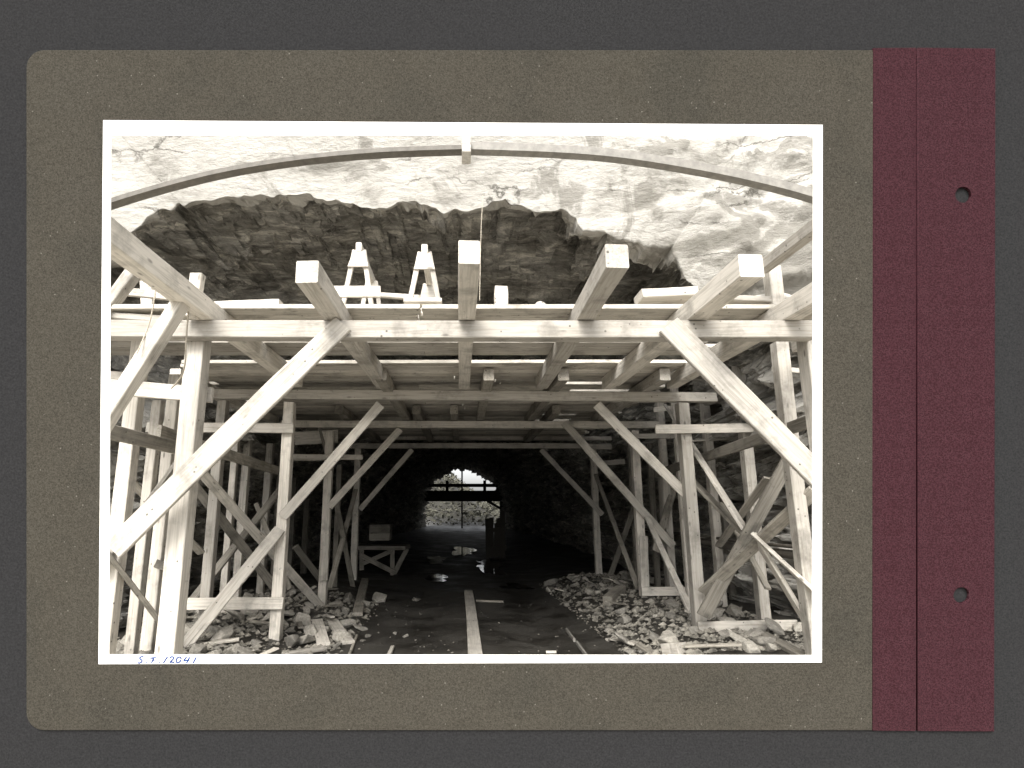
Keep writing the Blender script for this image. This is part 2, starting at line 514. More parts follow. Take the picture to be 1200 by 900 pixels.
for Y in Ys:
    t = sstep(FACE_D, 11.5, Y)
    ring = []
    for (a, b), (c, d) in zip(opening, horse):
        x0, z0 = a + (c - a) * t, b + (d - b) * t
        tf = sstep(30, 58, Y)
        x0 += tf * (0.15 + (x0 - 0.05) * 0.76 - x0)
        z0 += tf * (z0 * (MOUTH_Z / 6.4) - z0)
        dx, dz = x0 - CXR, z0 - CZR
        rr = math.hypot(dx, dz)
        v = Vector((x0, Y, z0))
        over = 0.45 * sstep(FACE_D, FACE_D + 0.5, Y) * sstep(11, 9, Y) * sstep(4.0, 5.2, z0)   # overbreak above the lip
        e = sstep(FACE_D, FACE_D + 0.35, Y)
        n = rough(v, 0.15 + 0.5 * e) - broken(v, 0.1 + 1.3 * e, 1.9)
        v += Vector((dx / rr, 0, dz / rr)) * (over - n)
        v.y += 0.5 * n if Y > FACE_D + 0.1 else 0
        ring.append(v)
    rings.append(ring)
for ring in rings:
    rv.extend(ring)
for j in range(len(rings) - 1):
    for i in range(NA - 1):
        a = j * NA + i
        rf.append((a, a + 1, a + NA + 1, a + NA))
nface = NF * (NA - 1)
def sub_mesh(name, fs, mat):
    used = sorted({i for f in fs for i in f})
    idx = {i: k for k, i in enumerate(used)}
    o = link(name, to_mesh(name, [rv[i] for i in used], [tuple(idx[i] for i in f) for f in fs], mat))
    o['kind'] = 'structure'
    return o
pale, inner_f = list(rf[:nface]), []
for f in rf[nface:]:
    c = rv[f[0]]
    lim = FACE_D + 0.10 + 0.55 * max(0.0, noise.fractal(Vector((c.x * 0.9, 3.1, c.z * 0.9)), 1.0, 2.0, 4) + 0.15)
    wall = sstep(4.6, 3.6, c.z) * (1.0 if c.x > 3.4 else (0.55 if c.x < -3.4 else 0.0))      # pale rock low on the walls near the portal
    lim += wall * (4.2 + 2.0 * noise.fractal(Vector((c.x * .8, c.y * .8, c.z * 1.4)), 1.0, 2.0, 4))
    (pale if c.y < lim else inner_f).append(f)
rfo = sub_mesh('rock_face', pale, ROCK)
rfo.data.polygons.foreach_set('use_smooth', [True] * nface + [False] * (len(pale) - nface))
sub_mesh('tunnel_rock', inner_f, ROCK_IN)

# ------------------------------------------------------------------ timber
def bar_mesh(L, w, t, seg=4, jitter=0.0, mat=WOOD, ch=0.006, bow=0.0):
    """chamfered timber along local x, face width w on local z, thickness t on local y"""
    prof = []
    for sy, sz in ((-1, -1), (1, -1), (1, 1), (-1, 1)):
        hx, hz = sy * t / 2, sz * w / 2
        if sy * sz > 0:
            prof += [(hx, hz - sz * ch), (hx - sy * ch, hz)] if sz < 0 else [(hx, hz - sz * ch), (hx - sy * ch, hz)]
        else:
            prof += [(hx - sy * ch, hz), (hx, hz - sz * ch)]
    prof.sort(key=lambda p: math.atan2(p[1] / w, p[0] / t))
    vs_, fs = [], []
    n = len(prof)
    skew = random.uniform(-.09, .09)
    for k in range(seg + 1):
        u = k / seg
        b = bow * math.sin(math.pi * u)
        sk = [random.uniform(-jitter, jitter) for _ in range(3)]
        for (py, pz) in prof:
            ex = 0
            if k in (0, seg):
                ex = skew * pz * (1 if k else -1)
            vs_.append((-L / 2 + L * u + ex, py * (1 + sk[0]) + b * 0.3, pz * (1 + sk[1]) + b))
    for k in range(seg):
        for i in range(n):
            a, c = k * n + i, k * n + (i + 1) % n
            fs.append((a, c, c + n, a + n))
    fs.append(tuple(reversed(range(n))))
    fs.append(tuple(range(seg * n, seg * n + n)))
    return to_mesh('timber', vs_, fs, mat)

def timber(name, A, B, w, t, parent=None, mat=None, hint=None, bow=None):
    A, B = Vector(A), Vector(B)
    ax = (B - A)
    L = ax.length
    ax.normalize()
    if hint is None:
        hint = Vector((0, 0, 1)) if abs(ax.y) > 0.85 else Vector((0, 1, 0))
    hint = Vector(hint)
    ty = (hint - ax * hint.dot(ax)).normalized()
    tz = ax.cross(ty)
    if bow is None:
        bow = random.uniform(-0.003, 0.003) * L
    me = bar_mesh(L, w, t, 7, 0.035, mat or WOOD, min(0.008, t * .15), bow)
    o = link(name, me)
    M = Matrix((ax, ty, tz)).transposed().to_4x4()
    M.translation = (A + B) / 2
    if parent is not None:
        o.parent = parent
        M = Matrix.Translation(-Vector(parent.location)) @ M
    o.matrix_basis = M
    return o

def tp(name, parent, x1, y1, D1, x2, y2, D2, w, t=None, mat=None, hint=None):
    """timber between two photo points at given distances"""
    A, B = P(x1, y1, D1), P(x2, y2, D2)
    o = timber(name, A, B, w, t or w * 0.4, parent, mat, hint)
    return o

def post(parent, x, y, D, w=0.16, foot=None, mat=None, name='post'):
    top = P(x, y, D)
    z0 = (ground_z(top.x, D) - 0.08) if foot is None else foot
    return timber(name, (top.x, D, z0), top, w, w, parent, mat)

LZ = P(541, 388, 5.45).z           # ledger centre height, 3.87 m
D1, D2, D3, D4 = 5.45, 8.98, 11.95, 15.9
G_FR = 'four transverse timber frames carrying the plank deck'

# frame 1 ---------------------------------------------------------------
f1 = empty('scaffold_bent', 'nearest white timber frame whose crossbeam spans the whole picture', 'scaffold frame', (0.4, D1, 0), G_FR)
timber('ledger', P(80, 387, D1), P(950, 388, D1), 0.185, 0.16, f1)
post(f1, 235, 380, D1 + 0.17, 0.185)
post(f1, 949, 398, D1 + 0.17, 0.19)
tp('knee_brace', f1, 402, 380, D1 - 0.13, 133, 644, D1 - 0.2, 0.21, 0.055)
tp('knee_brace', f1, 783, 381, D1 - 0.13, 972, 572, D1 - 0.2, 0.235, 0.06)
tp('girt', f1, 105, 451, D1 + 0.37, 249, 463, D1 + 0.37, 0.165, 0.05)
# frame 2 ---------------------------------------------------------------
f2 = empty('scaffold_bent', 'second timber frame with knee braces and low sill boards on both sides', 'scaffold frame', (0.4, D2, 0), G_FR)
timber('ledger', P(236, 462, D2), P(838, 466, D2), 0.155, 0.15, f2)
post(f2, 340, 472, D2 + 0.02, 0.165)
post(f2, 799, 473, D2 + 0.02, 0.175)
post(f2, 262, 470, D2 + 0.1, 0.15)
post(f2, 864, 416, D2 + 0.1, 0.16)
tp('knee_brace', f2, 446, 474, D2 - 0.11, 331, 606, D2 - 0.11, 0.155, 0.05)
tp('knee_brace', f2, 699, 474, D2 - 0.11, 812, 588, D2 + 0.12, 0.155, 0.05)
tp('girt', f2, 172, 501, D2 - 0.12, 344, 502, D2 - 0.12, 0.155, 0.045)
tp('girt', f2, 768, 503, D2 - 0.12, 896, 501, D2 - 0.12, 0.145, 0.045)
tp('sill_board', f2, 200, 708, D2 - 0.14, 332, 707, D2 - 0.12, 0.175, 0.05)
tp('sill_board', f2, 818, 735, D2 - 0.14, 934, 733, D2 - 0.3, 0.155, 0.06)
# frame 3 ---------------------------------------------------------------
f3 = empty('scaffold_bent', 'third timber frame, right knee brace running past its spliced post', 'scaffold frame', (0.4, D3, 0), G_FR)
timber('ledger', P(330, 497, D3), P(772, 498, D3), 0.15, 0.14, f3)
post(f3, 387, 505, D3 + 0.02, 0.165)
post(f3, 743, 505, D3 + 0.02, 0.165)
post(f3, 291, 515, D3 + 0.1, 0.15)
post(f3, 771, 450, D3 + 0.3, 0.15)
tp('knee_brace', f3, 469, 503, D3 - 0.11, 386, 594, D3 - 0.11, 0.145, 0.05)
tp('knee_brace', f3, 661, 495, D3 - 0.11, 789, 640, D3 - 0.14, 0.165, 0.05)
tp('splice_board', f3, 754, 628, D3 - 0.12, 757, 714, D3 - 0.12, 0.17, 0.05)
tp('splice_board', f3, 381, 626, D3 - 0.12, 379, 680, D3 - 0.12, 0.17, 0.05)
tp('girt', f3, 330, 535, D3 - 0.1, 425, 536, D3 - 0.1, 0.11, 0.04)
tp('sill_board', f3, 752, 693, D3 - 0.2, 812, 693, D3 - 0.2, 0.17, 0.05)
tp('sill_board', f3, 336, 715, D3 - 0.2, 384, 721, D3 - 0.2, 0.16, 0.05)
# frame 4 ---------------------------------------------------------------
f4 = empty('scaffold_bent', 'farthest and smallest timber frame standing deep in the dark tunnel', 'scaffold frame', (0.4, D4, 0), G_FR)
timber('ledger', P(400, 523, D4), P(716, 523, D4), 0.15, 0.14, f4)
timber('ledger', P(430, 513, D4 + .6), P(716, 514, D4 + .6), 0.12, 0.12, f4)
post(f4, 420, 526, D4 + 0.02, 0.17)
post(f4, 695, 527, D4 + 0.02, 0.17)
tp('knee_brace', f4, 483, 527, D4 - 0.11, 422, 597, D4 - 0.11, 0.14, 0.05)
tp('knee_brace', f4, 634, 527, D4 - 0.11, 706, 603, D4 - 0.11, 0.14, 0.05)
tp('sill_board', f4, 335, 692, D4 - 0.6, 412, 692, D4 - 0.6, 0.16, 0.05)
tp('sill_board', f4, 714, 683, D4 - 0.4, 748, 683, D4 - 0.4, 0.13, 0.05)
tp('girt', f4, 700, 543, D4 - 0.1, 732, 541, D4 - 0.1, 0.14, 0.05)

# side bracing, left ----------------------------------------------------
G_SB = 'side scaffolds between the frames and the rock walls'
sl = empty('side_scaffold', 'left side scaffold of outer posts and crossed braces beside the rock wall', 'scaffold', (-3.8, 8.0, 0), G_SB)
post(sl, 168, 380, 6.35, 0.155)
post(sl, 207, 440, 7.6, 0.15)
post(sl, 317, 520, D3 + 0.6, 0.14)
post(sl, 345, 560, D4, 0.15, mat=WOOD_OLD_SHADED)
post(sl, 360, 585, D4 + 1.5, 0.15, mat=WOOD_OLD_SHADED)
tp('diagonal_brace', sl, 214, 352, 4.95, 108, 516, 4.75, 0.12, 0.15)
tp('diagonal_brace', sl, 158, 318, 5.75, 100, 395, 5.6, 0.12, 0.14)
tp('stub_post', sl, 232, 322, 5.28, 224, 372, 5.28, 0.12, 0.10)
tp('rail', sl, 138, 341, 6.2, 215, 349, 6.2, 0.10, 0.05)
tp('rail', sl, 172, 330, 6.5, 174, 372, 6.5, 0.14, 0.08)
tp('rail', sl, 100, 369, 5.75, 200, 376, 5.75, 0.07, 0.14)
tp('rail', sl, 100, 402, 6.6, 175, 406, 6.6, 0.085, 0.1)
tp('rail', sl, 100, 437, 6.6, 160, 443, 6.6, 0.10, 0.1)
tp('long_girt', sl, 105, 500, 5.0, 216, 527, 6.7, 0.05, 0.145, WOOD_OLD_SHADED)  # shade on the left girts painted by the darker wood colour
tp('long_girt', sl, 186, 506, 6.3, 340, 556, 11.5, 0.05, 0.16, WOOD_OLD_SHADED)
tp('diagonal_brace', sl, 214, 532, 7.45, 116, 668, 6.1, 0.15, 0.05, hint=(0.75, 0.65, 0))
tp('diagonal_brace', sl, 122, 644, 6.1, 196, 740, 7.0, 0.16, 0.05, WOOD_OLD_SHADED, hint=(0.6, 0.8, 0))
tp('diagonal_brace', sl, 234, 551, 8.55, 377, 712, D3 - 0.15, 0.155, 0.05, hint=(-0.3, 0.9, 0))
tp('diagonal_brace', sl, 222, 562, 8.85, 326, 694, 10.6, 0.15, 0.05, WOOD_OLD_SHADED, hint=(-0.5, 0.8, 0))
tp('diagonal_brace', sl, 330, 572, 10.4, 225, 704, 9.4, 0.145, 0.05, WOOD_OLD_SHADED, hint=(0.4, 0.9, 0))
tp('diagonal_brace', sl, 328, 620, D2 - 0.13, 206, 770, 7.9, 0.175, 0.05)
tp('diagonal_brace', sl, 346, 640, 12.6, 378, 682, 13.4, 0.15, 0.05, WOOD_OLD_SHADED)
tp('diagonal_brace', sl, 394, 588, 13.2, 414, 690, 14.8, 0.12, 0.05, WOOD_OLD_SHADED)
tp('diagonal_brace', sl, 417, 574, 15.2, 386, 690, 12.6, 0.12, 0.05, WOOD_OLD_SHADED)
for a in ((348, 497, 392, 498, 12.4, 0.14), (346, 514, 396, 511, 12.6, 0.30), (344, 537, 380, 537, 12.2, 0.11), (240, 536, 262, 538, 9.6, 0.12), (130, 470, 160, 474, 6.5, 0.1)):
    tp('rail', sl, a[0], a[1], a[4], a[2], a[3], a[4], a[5], 0.04)
for a in ((330, 530, 13.4), (398, 545, 14.2), (278, 500, 10.6), (186, 470, 7.1)):
    post(sl, a[0], a[1], a[2], 0.12, mat=WOOD_OLD_SHADED if a[2] > 11 else WOOD)
tp('diagonal_brace', sl, 372, 492, 12.2, 386, 545, 12.0, 0.06, 0.04, WOOD_OLD_SHADED)
tp('diagonal_brace', sl, 182, 660, 7.4, 216, 672, 7.6, 0.10, 0.05)
# side bracing, right ---------------------------------------------------
sr = empty('side_scaffold', 'right side scaffold of outer posts and crossed braces beside the lit rock wall', 'scaffold', (4.3, 8.0, 0), G_SB)
post(sr, 913, 402, 7.0, 0.16)
post(sr, 904, 314, 5.75, 0.14, foot=LZ + .3)
post(sr, 823, 444, 10.9, 0.15)
post(sr, 787, 415, 11.2, 0.13)
post(sr, 774, 535, D3 + 1.0, 0.15)
tp('rail', sr, 893, 314, 5.6, 985, 243, 4.35, 0.12, 0.12)
tp('rail', sr, 741, 511, 11.2, 797, 511, 11.2, 0.10, 0.05)
tp('batten', sr, 806, 517, 11.0, 862, 514, 10.6, 0.035, 0.03)
tp('long_girt', sr, 960, 490, 6.3, 768, 556, 12.2, 0.05, 0.155, WOOD_OLD_SHADED)
tp('long_girt', sr, 985, 372, 5.3, 935, 403, 6.5, 0.14, 0.2)
tp('diagonal_brace', sr, 808, 518, 9.6, 874, 622, 8.35, 0.17, 0.05, hint=(-0.5, 0.85, 0))
tp('diagonal_brace', sr, 812, 564, 9.6, 872, 625, 8.6, 0.15, 0.05, WOOD_OLD_SHADED, hint=(-.3, .9, 0))
tp('diagonal_brace', sr, 926, 536, 7.9, 824, 722, 8.6, 0.19, 0.05, WOOD_OLD_SHADED)
tp('diagonal_brace', sr, 956, 574, 6.85, 824, 694, 8.75, 0.17, 0.05, WOOD_OLD_SHADED)
tp('diagonal_brace', sr, 884, 628, 7.8, 966, 764, 6.9, 0.17, 0.05, WOOD, hint=(-0.8, 0.5, 0.3))
tp('diagonal_brace', sr, 884, 628, 7.7, 962, 700, 6.75, 0.15, 0.05, WOOD, hint=(-.3, .8, 0.4))
tp('diagonal_brace', sr, 698, 556, 15.4, 748, 690, 12.3, 0.11, 0.05, WOOD_OLD_SHADED)
tp('diagonal_brace', sr, 748, 580, 13.2, 709, 692, 15.2, 0.13, 0.05, WOOD_OLD_SHADED)
tp('diagonal_brace', sr, 758, 606, 11.6, 812, 722, 9.6, 0.11, 0.05)
tp('diagonal_brace', sr, 796, 550, 12.3, 768, 646, 12.0, 0.15, 0.05, WOOD_OLD_SHADED)
tp('batten', sr, 779, 474, 10.4, 806, 520, 9.6, 0.05, 0.03)

for a in ((690, 523, 716, 524, 15.6, 0.13), (766, 480, 800, 477, 11.4, 0.1), (838, 460, 880, 455, 9.6, 0.08), (905, 432, 955, 436, 7.4, 0.07)):
    tp('rail', sr, a[0], a[1], a[4], a[2], a[3], a[4], a[5], 0.04)
for a in ((737, 512, 14.0), (760, 520, 13.2), (838, 470, 11.6)):
    post(sr, a[0], a[1], a[2], 0.12, mat=WOOD_OLD_SHADED if a[2] > 11 else WOOD)
tp('diagonal_brace', sr, 900, 560, 8.2, 842, 640, 9.6, 0.12, 0.04, WOOD_OLD_SHADED)
tp('diagonal_brace', sr, 846, 590, 10.2, 900, 690, 8.4, 0.10, 0.04, WOOD_OLD_SHADED)
tp('diagonal_brace', sl, 150, 560, 7.4, 236, 648, 8.8, 0.11, 0.04, WOOD_OLD_SHADED)
tp('diagonal_brace', sl, 300, 590, 11.8, 340, 690, 11.2, 0.10, 0.04, WOOD_OLD_SHADED)
# joists ----------------------------------------------------------------
JZ = LZ + 0.0925 + 0.002          # joist underside
G_J = 'long joists laid over the crossbeams'
def joist(xp, yp, Dn, Df, label, w=0.17, h=0.2, shift=0.0, mat=None, zoff=0.0):
    a = P(xp, yp, Dn)
    X = a.x
    o = timber('joist', (X, Dn, JZ + h / 2 + zoff), (X + shift, Df, JZ + h / 2 + zoff), w, h, None, mat)
    return tag(o, label, 'joist', G_J)
joist(107, 262, 3.6, 8.6, 'big joist jutting out at the upper left corner over the nearest crossbeam', 0.175, 0.2, 0.0)
joist(359, 333, 4.42, 8.7, 'short-ended joist jutting forward left of the two sawhorses', 0.19, 0.2, 0.05)
joist(550, 309, 4.05, 8.75, 'middle joist pointing straight at the viewer', 0.17, 0.2, -0.02)
joist(724, 315, 4.12, 8.75, 'joist jutting forward just right of the middle joist', 0.185, 0.2, 0.05)
joist(882, 326, 4.3, 8.8, 'joist with square white end above the top of the right wide brace', 0.2, 0.2, -0.02)
joist(990, 352, 4.6, 8.7, 'outermost right joist leaving the picture edge', 0.17, 0.2, 0.02)
z2 = -0.015
for xp, yp, lab in ((205, 433, 'joist with blunt end below the deck behind the left front post'),
                    (446, 447, 'round-ended dark joist under the deck left of the middle'),
                    (573, 447, 'dark joist under the deck right of the middle joist'),
                    (661, 452, 'dark joist under the deck beside the gaps in the planks'),
                    (781, 455, 'pale square-ended joist on the second crossbeam at its right end')):
    joist(xp, yp + 6, 8.05, 12.6, lab, 0.16, 0.18, 0.0, WOOD_OLD_SHADED if 'dark' in lab else None, z2 + .0)
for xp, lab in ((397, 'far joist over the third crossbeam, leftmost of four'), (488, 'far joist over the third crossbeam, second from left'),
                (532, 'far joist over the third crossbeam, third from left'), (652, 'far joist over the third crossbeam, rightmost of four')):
    joist(xp, 484, 11.1, 16.8, lab, 0.16, 0.18, 0.0, WOOD_OLD_SHADED, z2)

# deck ------------------------------------------------------------------
DZ = JZ + 0.2 + 0.004
pl_meshes = {}
def plank_mesh(L, w=0.2, t=0.05, v=0):
    key = (round(L, 1), w, t, v)
    if key not in pl_meshes:
        pl_meshes[key] = bar_mesh(key[0], t, w, 2, 0.012, PLANK if v < 3 else WOOD, 0.004, random.uniform(-.006, .006))
    return pl_meshes[key]
def lay_deck(root, rows, zbase):
    for (Y, x0, x1, w) in rows:
        cuts = [x0]
        while x1 - cuts[-1] > 5.2:
            cuts.append(cuts[-1] + random.choice((3.6, 4.2, 4.8)))
        cuts.append(x1)
        for a, b in zip(cuts, cuts[1:]):
            o = link('plank', plank_mesh(b - a - 0.01, w, 0.05, random.randint(0, 3)), root)
            o.location = Vector(((a + b) / 2, Y, zbase + 0.026 + random.uniform(0, 0.006))) - Vector(root.location)
            o.rotation_euler = (random.uniform(-.02, .02), 0, random.uniform(-.003, .003))
dk1 = empty('plank_deck', 'front plank deck lying on the joists behind the nearest crossbeam', 'deck', (0, 5.7, DZ))
rows = []
Y = 5.72
k = 0
while Y < 7.45:
    if k not in (5,):
        rows.append((Y, -5.3 + random.uniform(-.1, .1), (3.95 if k in (0, 1, 4, 5) else 3.2) + random.uniform(-.2, .2), 0.2))
    Y += 0.207; k += 1
lay_deck(dk1, rows, DZ)
dk2 = empty('plank_deck', 'long rear plank deck running back into the tunnel with gaps on its right', 'deck', (0, 12, DZ))
rows = []
Y = 7.95
while Y < 17.2:
    x1 = 3.45 + random.uniform(-.25, .25)
    gap = any(abs(Y - g) < 0.11 for g in (9.2, 9.75, 12.4, 13.2))
    if gap:
        rows.append((Y, -4.2 + random.uniform(-.2, .1), 1.9 + random.uniform(-.15, .15), 0.2))
        if random.random() < .5:
            rows.append((Y, 2.6, x1, 0.2))
    else:
        rows.append((Y, -4.2 + random.uniform(-.2, .1), x1, 0.19))
    Y += 0.206
lay_deck(dk2, rows, DZ - 0.012)
DT = DZ + 0.056

# things on the deck ----------------------------------------------------
def sawhorse(xp, D, h, label):
    base = P(xp, 350, D)
    r = empty('sawhorse', label, 'sawhorse', (base.x, D, DT), 'two sawhorses standing on the deck')
    b = Vector((base.x, D, DT))
    timber('top_beam', b + Vector((0, -0.06, h - 0.06)), b + Vector((0, 1.1, h - 0.06)), 0.07, 0.12, r)
    for yy in (0.0, 0.95):
        for s in (-1, 1):
            timber('leg', b + Vector((s * 0.21, yy, 0.0)), b + Vector((s * 0.055, yy, h - 0.08)), 0.058, 0.045, r)
        me = to_mesh('gusset', [(sx * ww, yy2, zz) for yy2 in (-0.055, -0.027) for sx, ww, zz in ((-1, .125, h - .31), (1, .125, h - .31), (1, .065, h - .12), (-1, .065, h - .12))],
                     [(3, 2, 1, 0), (4, 5, 6, 7), (0, 1, 5, 4), (1, 2, 6, 5), (2, 3, 7, 6), (3, 0, 4, 7)], WOOD)
        g = link('gusset', me, r)
        g.location = (0, yy, 0)
    return r
sawhorse(419, 6.3, 1.03, 'left sawhorse on the deck with a board across its legs')
sawhorse(497, 6.15, 0.93, 'right sawhorse on the deck beside the middle joist')
tag(tp('board', None, 386, 342, 6.05, 446, 342, 6.05, 0.135, 0.04), 'short wide board leaning across the legs of the left sawhorse', 'board')
tag(tp('board', None, 446, 346, 6.4, 492, 349, 6.4, 0.06, 0.06), 'thin batten between the two sawhorses', 'board')
tag(timber('board', P(474, 355, 5.95), P(518, 355, 5.95), 0.05, 0.2), 'short flat board under the feet of the right sawhorse', 'board')
def blk(name, xp, y0, D, w, label):
    a = P(xp, y0, D)
    o = timber(name, (a.x, D, DT), a, w, w)
    return tag(o, label, 'timber block')
blk('timber_block', 587, 338, 6.0, 0.15, 'upright timber stub on the deck right of the middle joist')
# log
bm = bmesh.new()
bmesh.ops.create_cone(bm, cap_ends=True, segments=12, radius1=0.075, radius2=0.07, depth=1.2)
for v in bm.verts:
    v.co.x *= 1 + random.uniform(-.06, .06)
me = bpy.data.meshes.new('log'); bm.to_mesh(me); bm.free(); me.materials.append(WOOD)
lg = link('log', me); a = P(629, 353, 5.95); lg.location = (a.x, 6.5, DT + 0.075); lg.rotation_euler = (math.pi / 2, 0, 0.06)
tag(lg, 'small round log lying end-on at the deck edge', 'log')
for i, (x1, y1, x2, y2, D, w, t, lab) in enumerate((
        (748, 349, 812, 346, 5.9, 0.10, 0.3, 'wide pale board lying on the deck right of the dark hollow'),
        (255, 360, 330, 357, 5.95, 0.07, 0.2, 'pale board on the left part of the deck edge'),
        (850, 352, 935, 356, 5.8, 0.06, 0.2, 'pale board at the right end of the deck edge'))):
    tag(tp('board', None, x1, y1, D, x2, y2, D, w, t), lab, 'board')

def tube(name, pts, r, mat, parent=None, segs=8, closed=False):
    cu = bpy.data.curves.new(name, 'CURVE')
    cu.dimensions = '3D'
    s = cu.splines.new('POLY')
    s.points.add(len(pts) - 1)
    for q, p in zip(s.points, pts):
        q.co = (p[0], p[1], p[2], 1)
    cu.bevel_depth = r
    cu.bevel_resolution = 2
    cu.use_fill_caps = True
    tmp = bpy.data.objects.new('tmp', cu)
    COL.objects.link(tmp)
    dg = bpy.context.evaluated_depsgraph_get()
    me = bpy.data.meshes.new_from_object(tmp.evaluated_get(dg))
    bpy.data.objects.remove(tmp)
    me.materials.clear(); me.materials.append(mat)
    me.polygons.foreach_set('use_smooth', [True] * len(me.polygons))
    return link(name, me, parent)
def smooth_pts(pts, n=10):
    out = []
    for i in range(len(pts) - 1):
        p0, p1, p2, p3 = pts[max(i - 1, 0)], pts[i], pts[i + 1], pts[min(i + 2, len(pts) - 1)]
        for k in range(n):
            t = k / n
            out.append(0.5 * ((2 * p1) + (p2 - p0) * t + (2 * p0 - 5 * p1 + 4 * p2 - p3) * t * t + (3 * p1 - p0 - 3 * p2 + p3) * t ** 3))
    out.append(pts[-1])
    return out
tag(tube('hose', smooth_pts([P(868, 354, 6.0), P(890, 349, 6.0), P(910, 346, 6.0), P(925, 349, 6.0), P(932, 356, 6.0)]), 0.035, SHEET), 'pale curved hose lying on the deck at far right', 'hose')
tag(tube('rope', smooth_pts([P(223, 338, 5.1), P(222, 352, 5.12), P(218, 400, 5.15), P(217, 425, 5.2), P(212, 442, 5.3), P(201, 455, 5.6)]), 0.008, ROPE), 'pale rope hanging beside the left front post', 'rope', 'ropes hanging at the left')
tag(tube('rope', smooth_pts([P(182, 336, 4.75), P(181, 350, 4.76), P(176, 375, 4.8), P(170, 392, 4.8), P(160, 415, 4.72)]), 0.006, ROPE), 'thin rope hanging across the sloping brace at the left edge', 'rope', 'ropes hanging at the left')
tag(tube('wire', [P(566, 228, 7.0), P(564, 262, 6.9), P(563, 300, 6.8), P(562, 352, 6.6)], 0.004, ROPE), 'thin plumb wire hanging from the rock above the middle joist', 'wire')

# arch rib --------------------------------------------------------------
AD = 4.7
ar = empty('arch_rib', 'curved steel arch rib spanning in front of the pale rock at the top', 'arch rib', tuple(P(545, 178, AD)))
def sweep(name, pts, w, h, mat, parent):
    """square-section rib: w along depth, h in the arch plane"""
    vs_, fs = [], []
    for i, p in enumerate(pts):
        tg = (pts[min(i + 1, len(pts) - 1)] - pts[max(i - 1, 0)]).normalized()
        up = Vector((0, 1, 0)).cross(tg).normalized()
        if up.z < 0: up = -up
        for sy, sz in ((-1, -1), (1, -1), (1, 1), (-1, 1)):
            vs_.append(p + Vector((0, sy * w / 2, 0)) + up * sz * h / 2)
    n = len(pts)
    for i in range(n - 1):
        for k in range(4):
            a, b = i * 4 + k, i * 4 + (k + 1) % 4
            fs.append((a, b, b + 4, a + 4))
    fs += [(3, 2, 1, 0), tuple(range(n * 4 - 4, n * 4))]
    loc = Vector(parent.location)
    return link(name, to_mesh(name, [v - loc for v in vs_], fs, mat), parent)
sweep('rib_segment', smooth_pts([P(40, 275, AD), P(128, 240, AD), P(240, 208, AD), P(340, 190, AD), P(440, 180, AD), P(541, 176, AD)]), 0.10, 0.045, STEEL_DK, ar)
sweep('rib_segment', smooth_pts([P(552, 174, AD), P(640, 177, AD), P(720, 183, AD), P(800, 195, AD), P(880, 211, AD), P(955, 231, AD), P(1040, 262, AD)]), 0.095, 0.08, STEEL, ar)
timber('joint_clamp', P(546.5, 167, AD - .05), P(546.5, 185, AD - .05), 0.085, 0.2, ar, SHEET)

# pipes along the right wall --------------------------------------------
for z0, x0, r, lab in ((1.52, 4.85, 0.028, 'thin upper pipe running along the right rock wall'), (1.40, 4.9, 0.07, 'thick lower pipe running along the right rock wall')):
    tag(tube('wall_pipe', [Vector((x0 + 0.03 * math.sin(k), 6.8 + k * 1.1, z0 + 0.01 * math.sin(k * 1.7))) for k in range(14)], r, PIPE), lab, 'pipe', 'pipes along the right wall')

# ------------------------------------------------------------------ rubble
def stone_mesh(seed):
    rnd = random.Random(seed)
    bm = bmesh.new()
    sx, sy, sz = rnd.uniform(.8, 1.3), rnd.uniform(.7, 1.1), rnd.uniform(.45, .8)
    for _ in range(15):
        v = Vector((rnd.gauss(0, 1), rnd.gauss(0, 1), rnd.gauss(0, 1))).normalized()
        v = Vector([math.copysign(abs(c) ** 0.7, c) for c in v]) * rnd.uniform(.85, 1.0)
        bm.verts.new((v.x * sx * .5, v.y * sy * .5, v.z * sz * .5))
    bmesh.ops.convex_hull(bm, input=bm.verts)
    loose = [v for v in bm.verts if not v.link_faces]
    bmesh.ops.delete(bm, geom=loose, context='VERTS')
    bmesh.ops.bevel(bm, geom=bm.edges[:], offset=0.025, segments=1, affect='EDGES')
    me = bpy.data.meshes.new('stone'); bm.to_mesh(me); bm.free()
    me.materials.append(STONE)
    return me
stones = [stone_mesh(100 + k) for k in range(14)]
def spot(side):
    if side > 0:
        Y = 7.6 + 8.5 * random.random() ** 1.7
        X = 2.35 - 0.03 * (Y - 8) + 2.7 * random.random() ** 1.2
    else:
        Y = 7.4 + 6 * random.random() ** 1.6
        X = -1.75 - 3.2 * random.random() ** 0.9
    return X, Y
placed = []
for side, num, lab, grp in ((1, 155, 'angular grey stone in the rubble bank at the right posts', 'rubble stones on the right bank'),
                            (-1, 145, 'angular grey stone in the rubble among the left posts', 'rubble stones on the left bank')):
    for k in range(num):
        s = random.choice((.08, .09, .1, .12, .12, .15, .18, .22, .28, .36)) * random.uniform(.8, 1.2)
        for _ in range(12):
            X, Y = spot(side)
            if all((X - a) ** 2 + (Y - b) ** 2 > (0.42 * (s + c)) ** 2 for a, b, c in placed):
                break
        placed.append((X, Y, s))
        o = link('rubble_stone', random.choice(stones))
        o.location = (X, Y, ground_z(X, Y) + s * 0.17)
        o.rotation_euler = (random.uniform(-.5, .5), random.uniform(-.5, .5), random.uniform(0, 6.3))
        o.scale = (s * random.uniform(.8, 1.3), s * random.uniform(.8, 1.2), s * random.uniform(.55, 1.0))
        tag(o, lab, 'stone', grp)
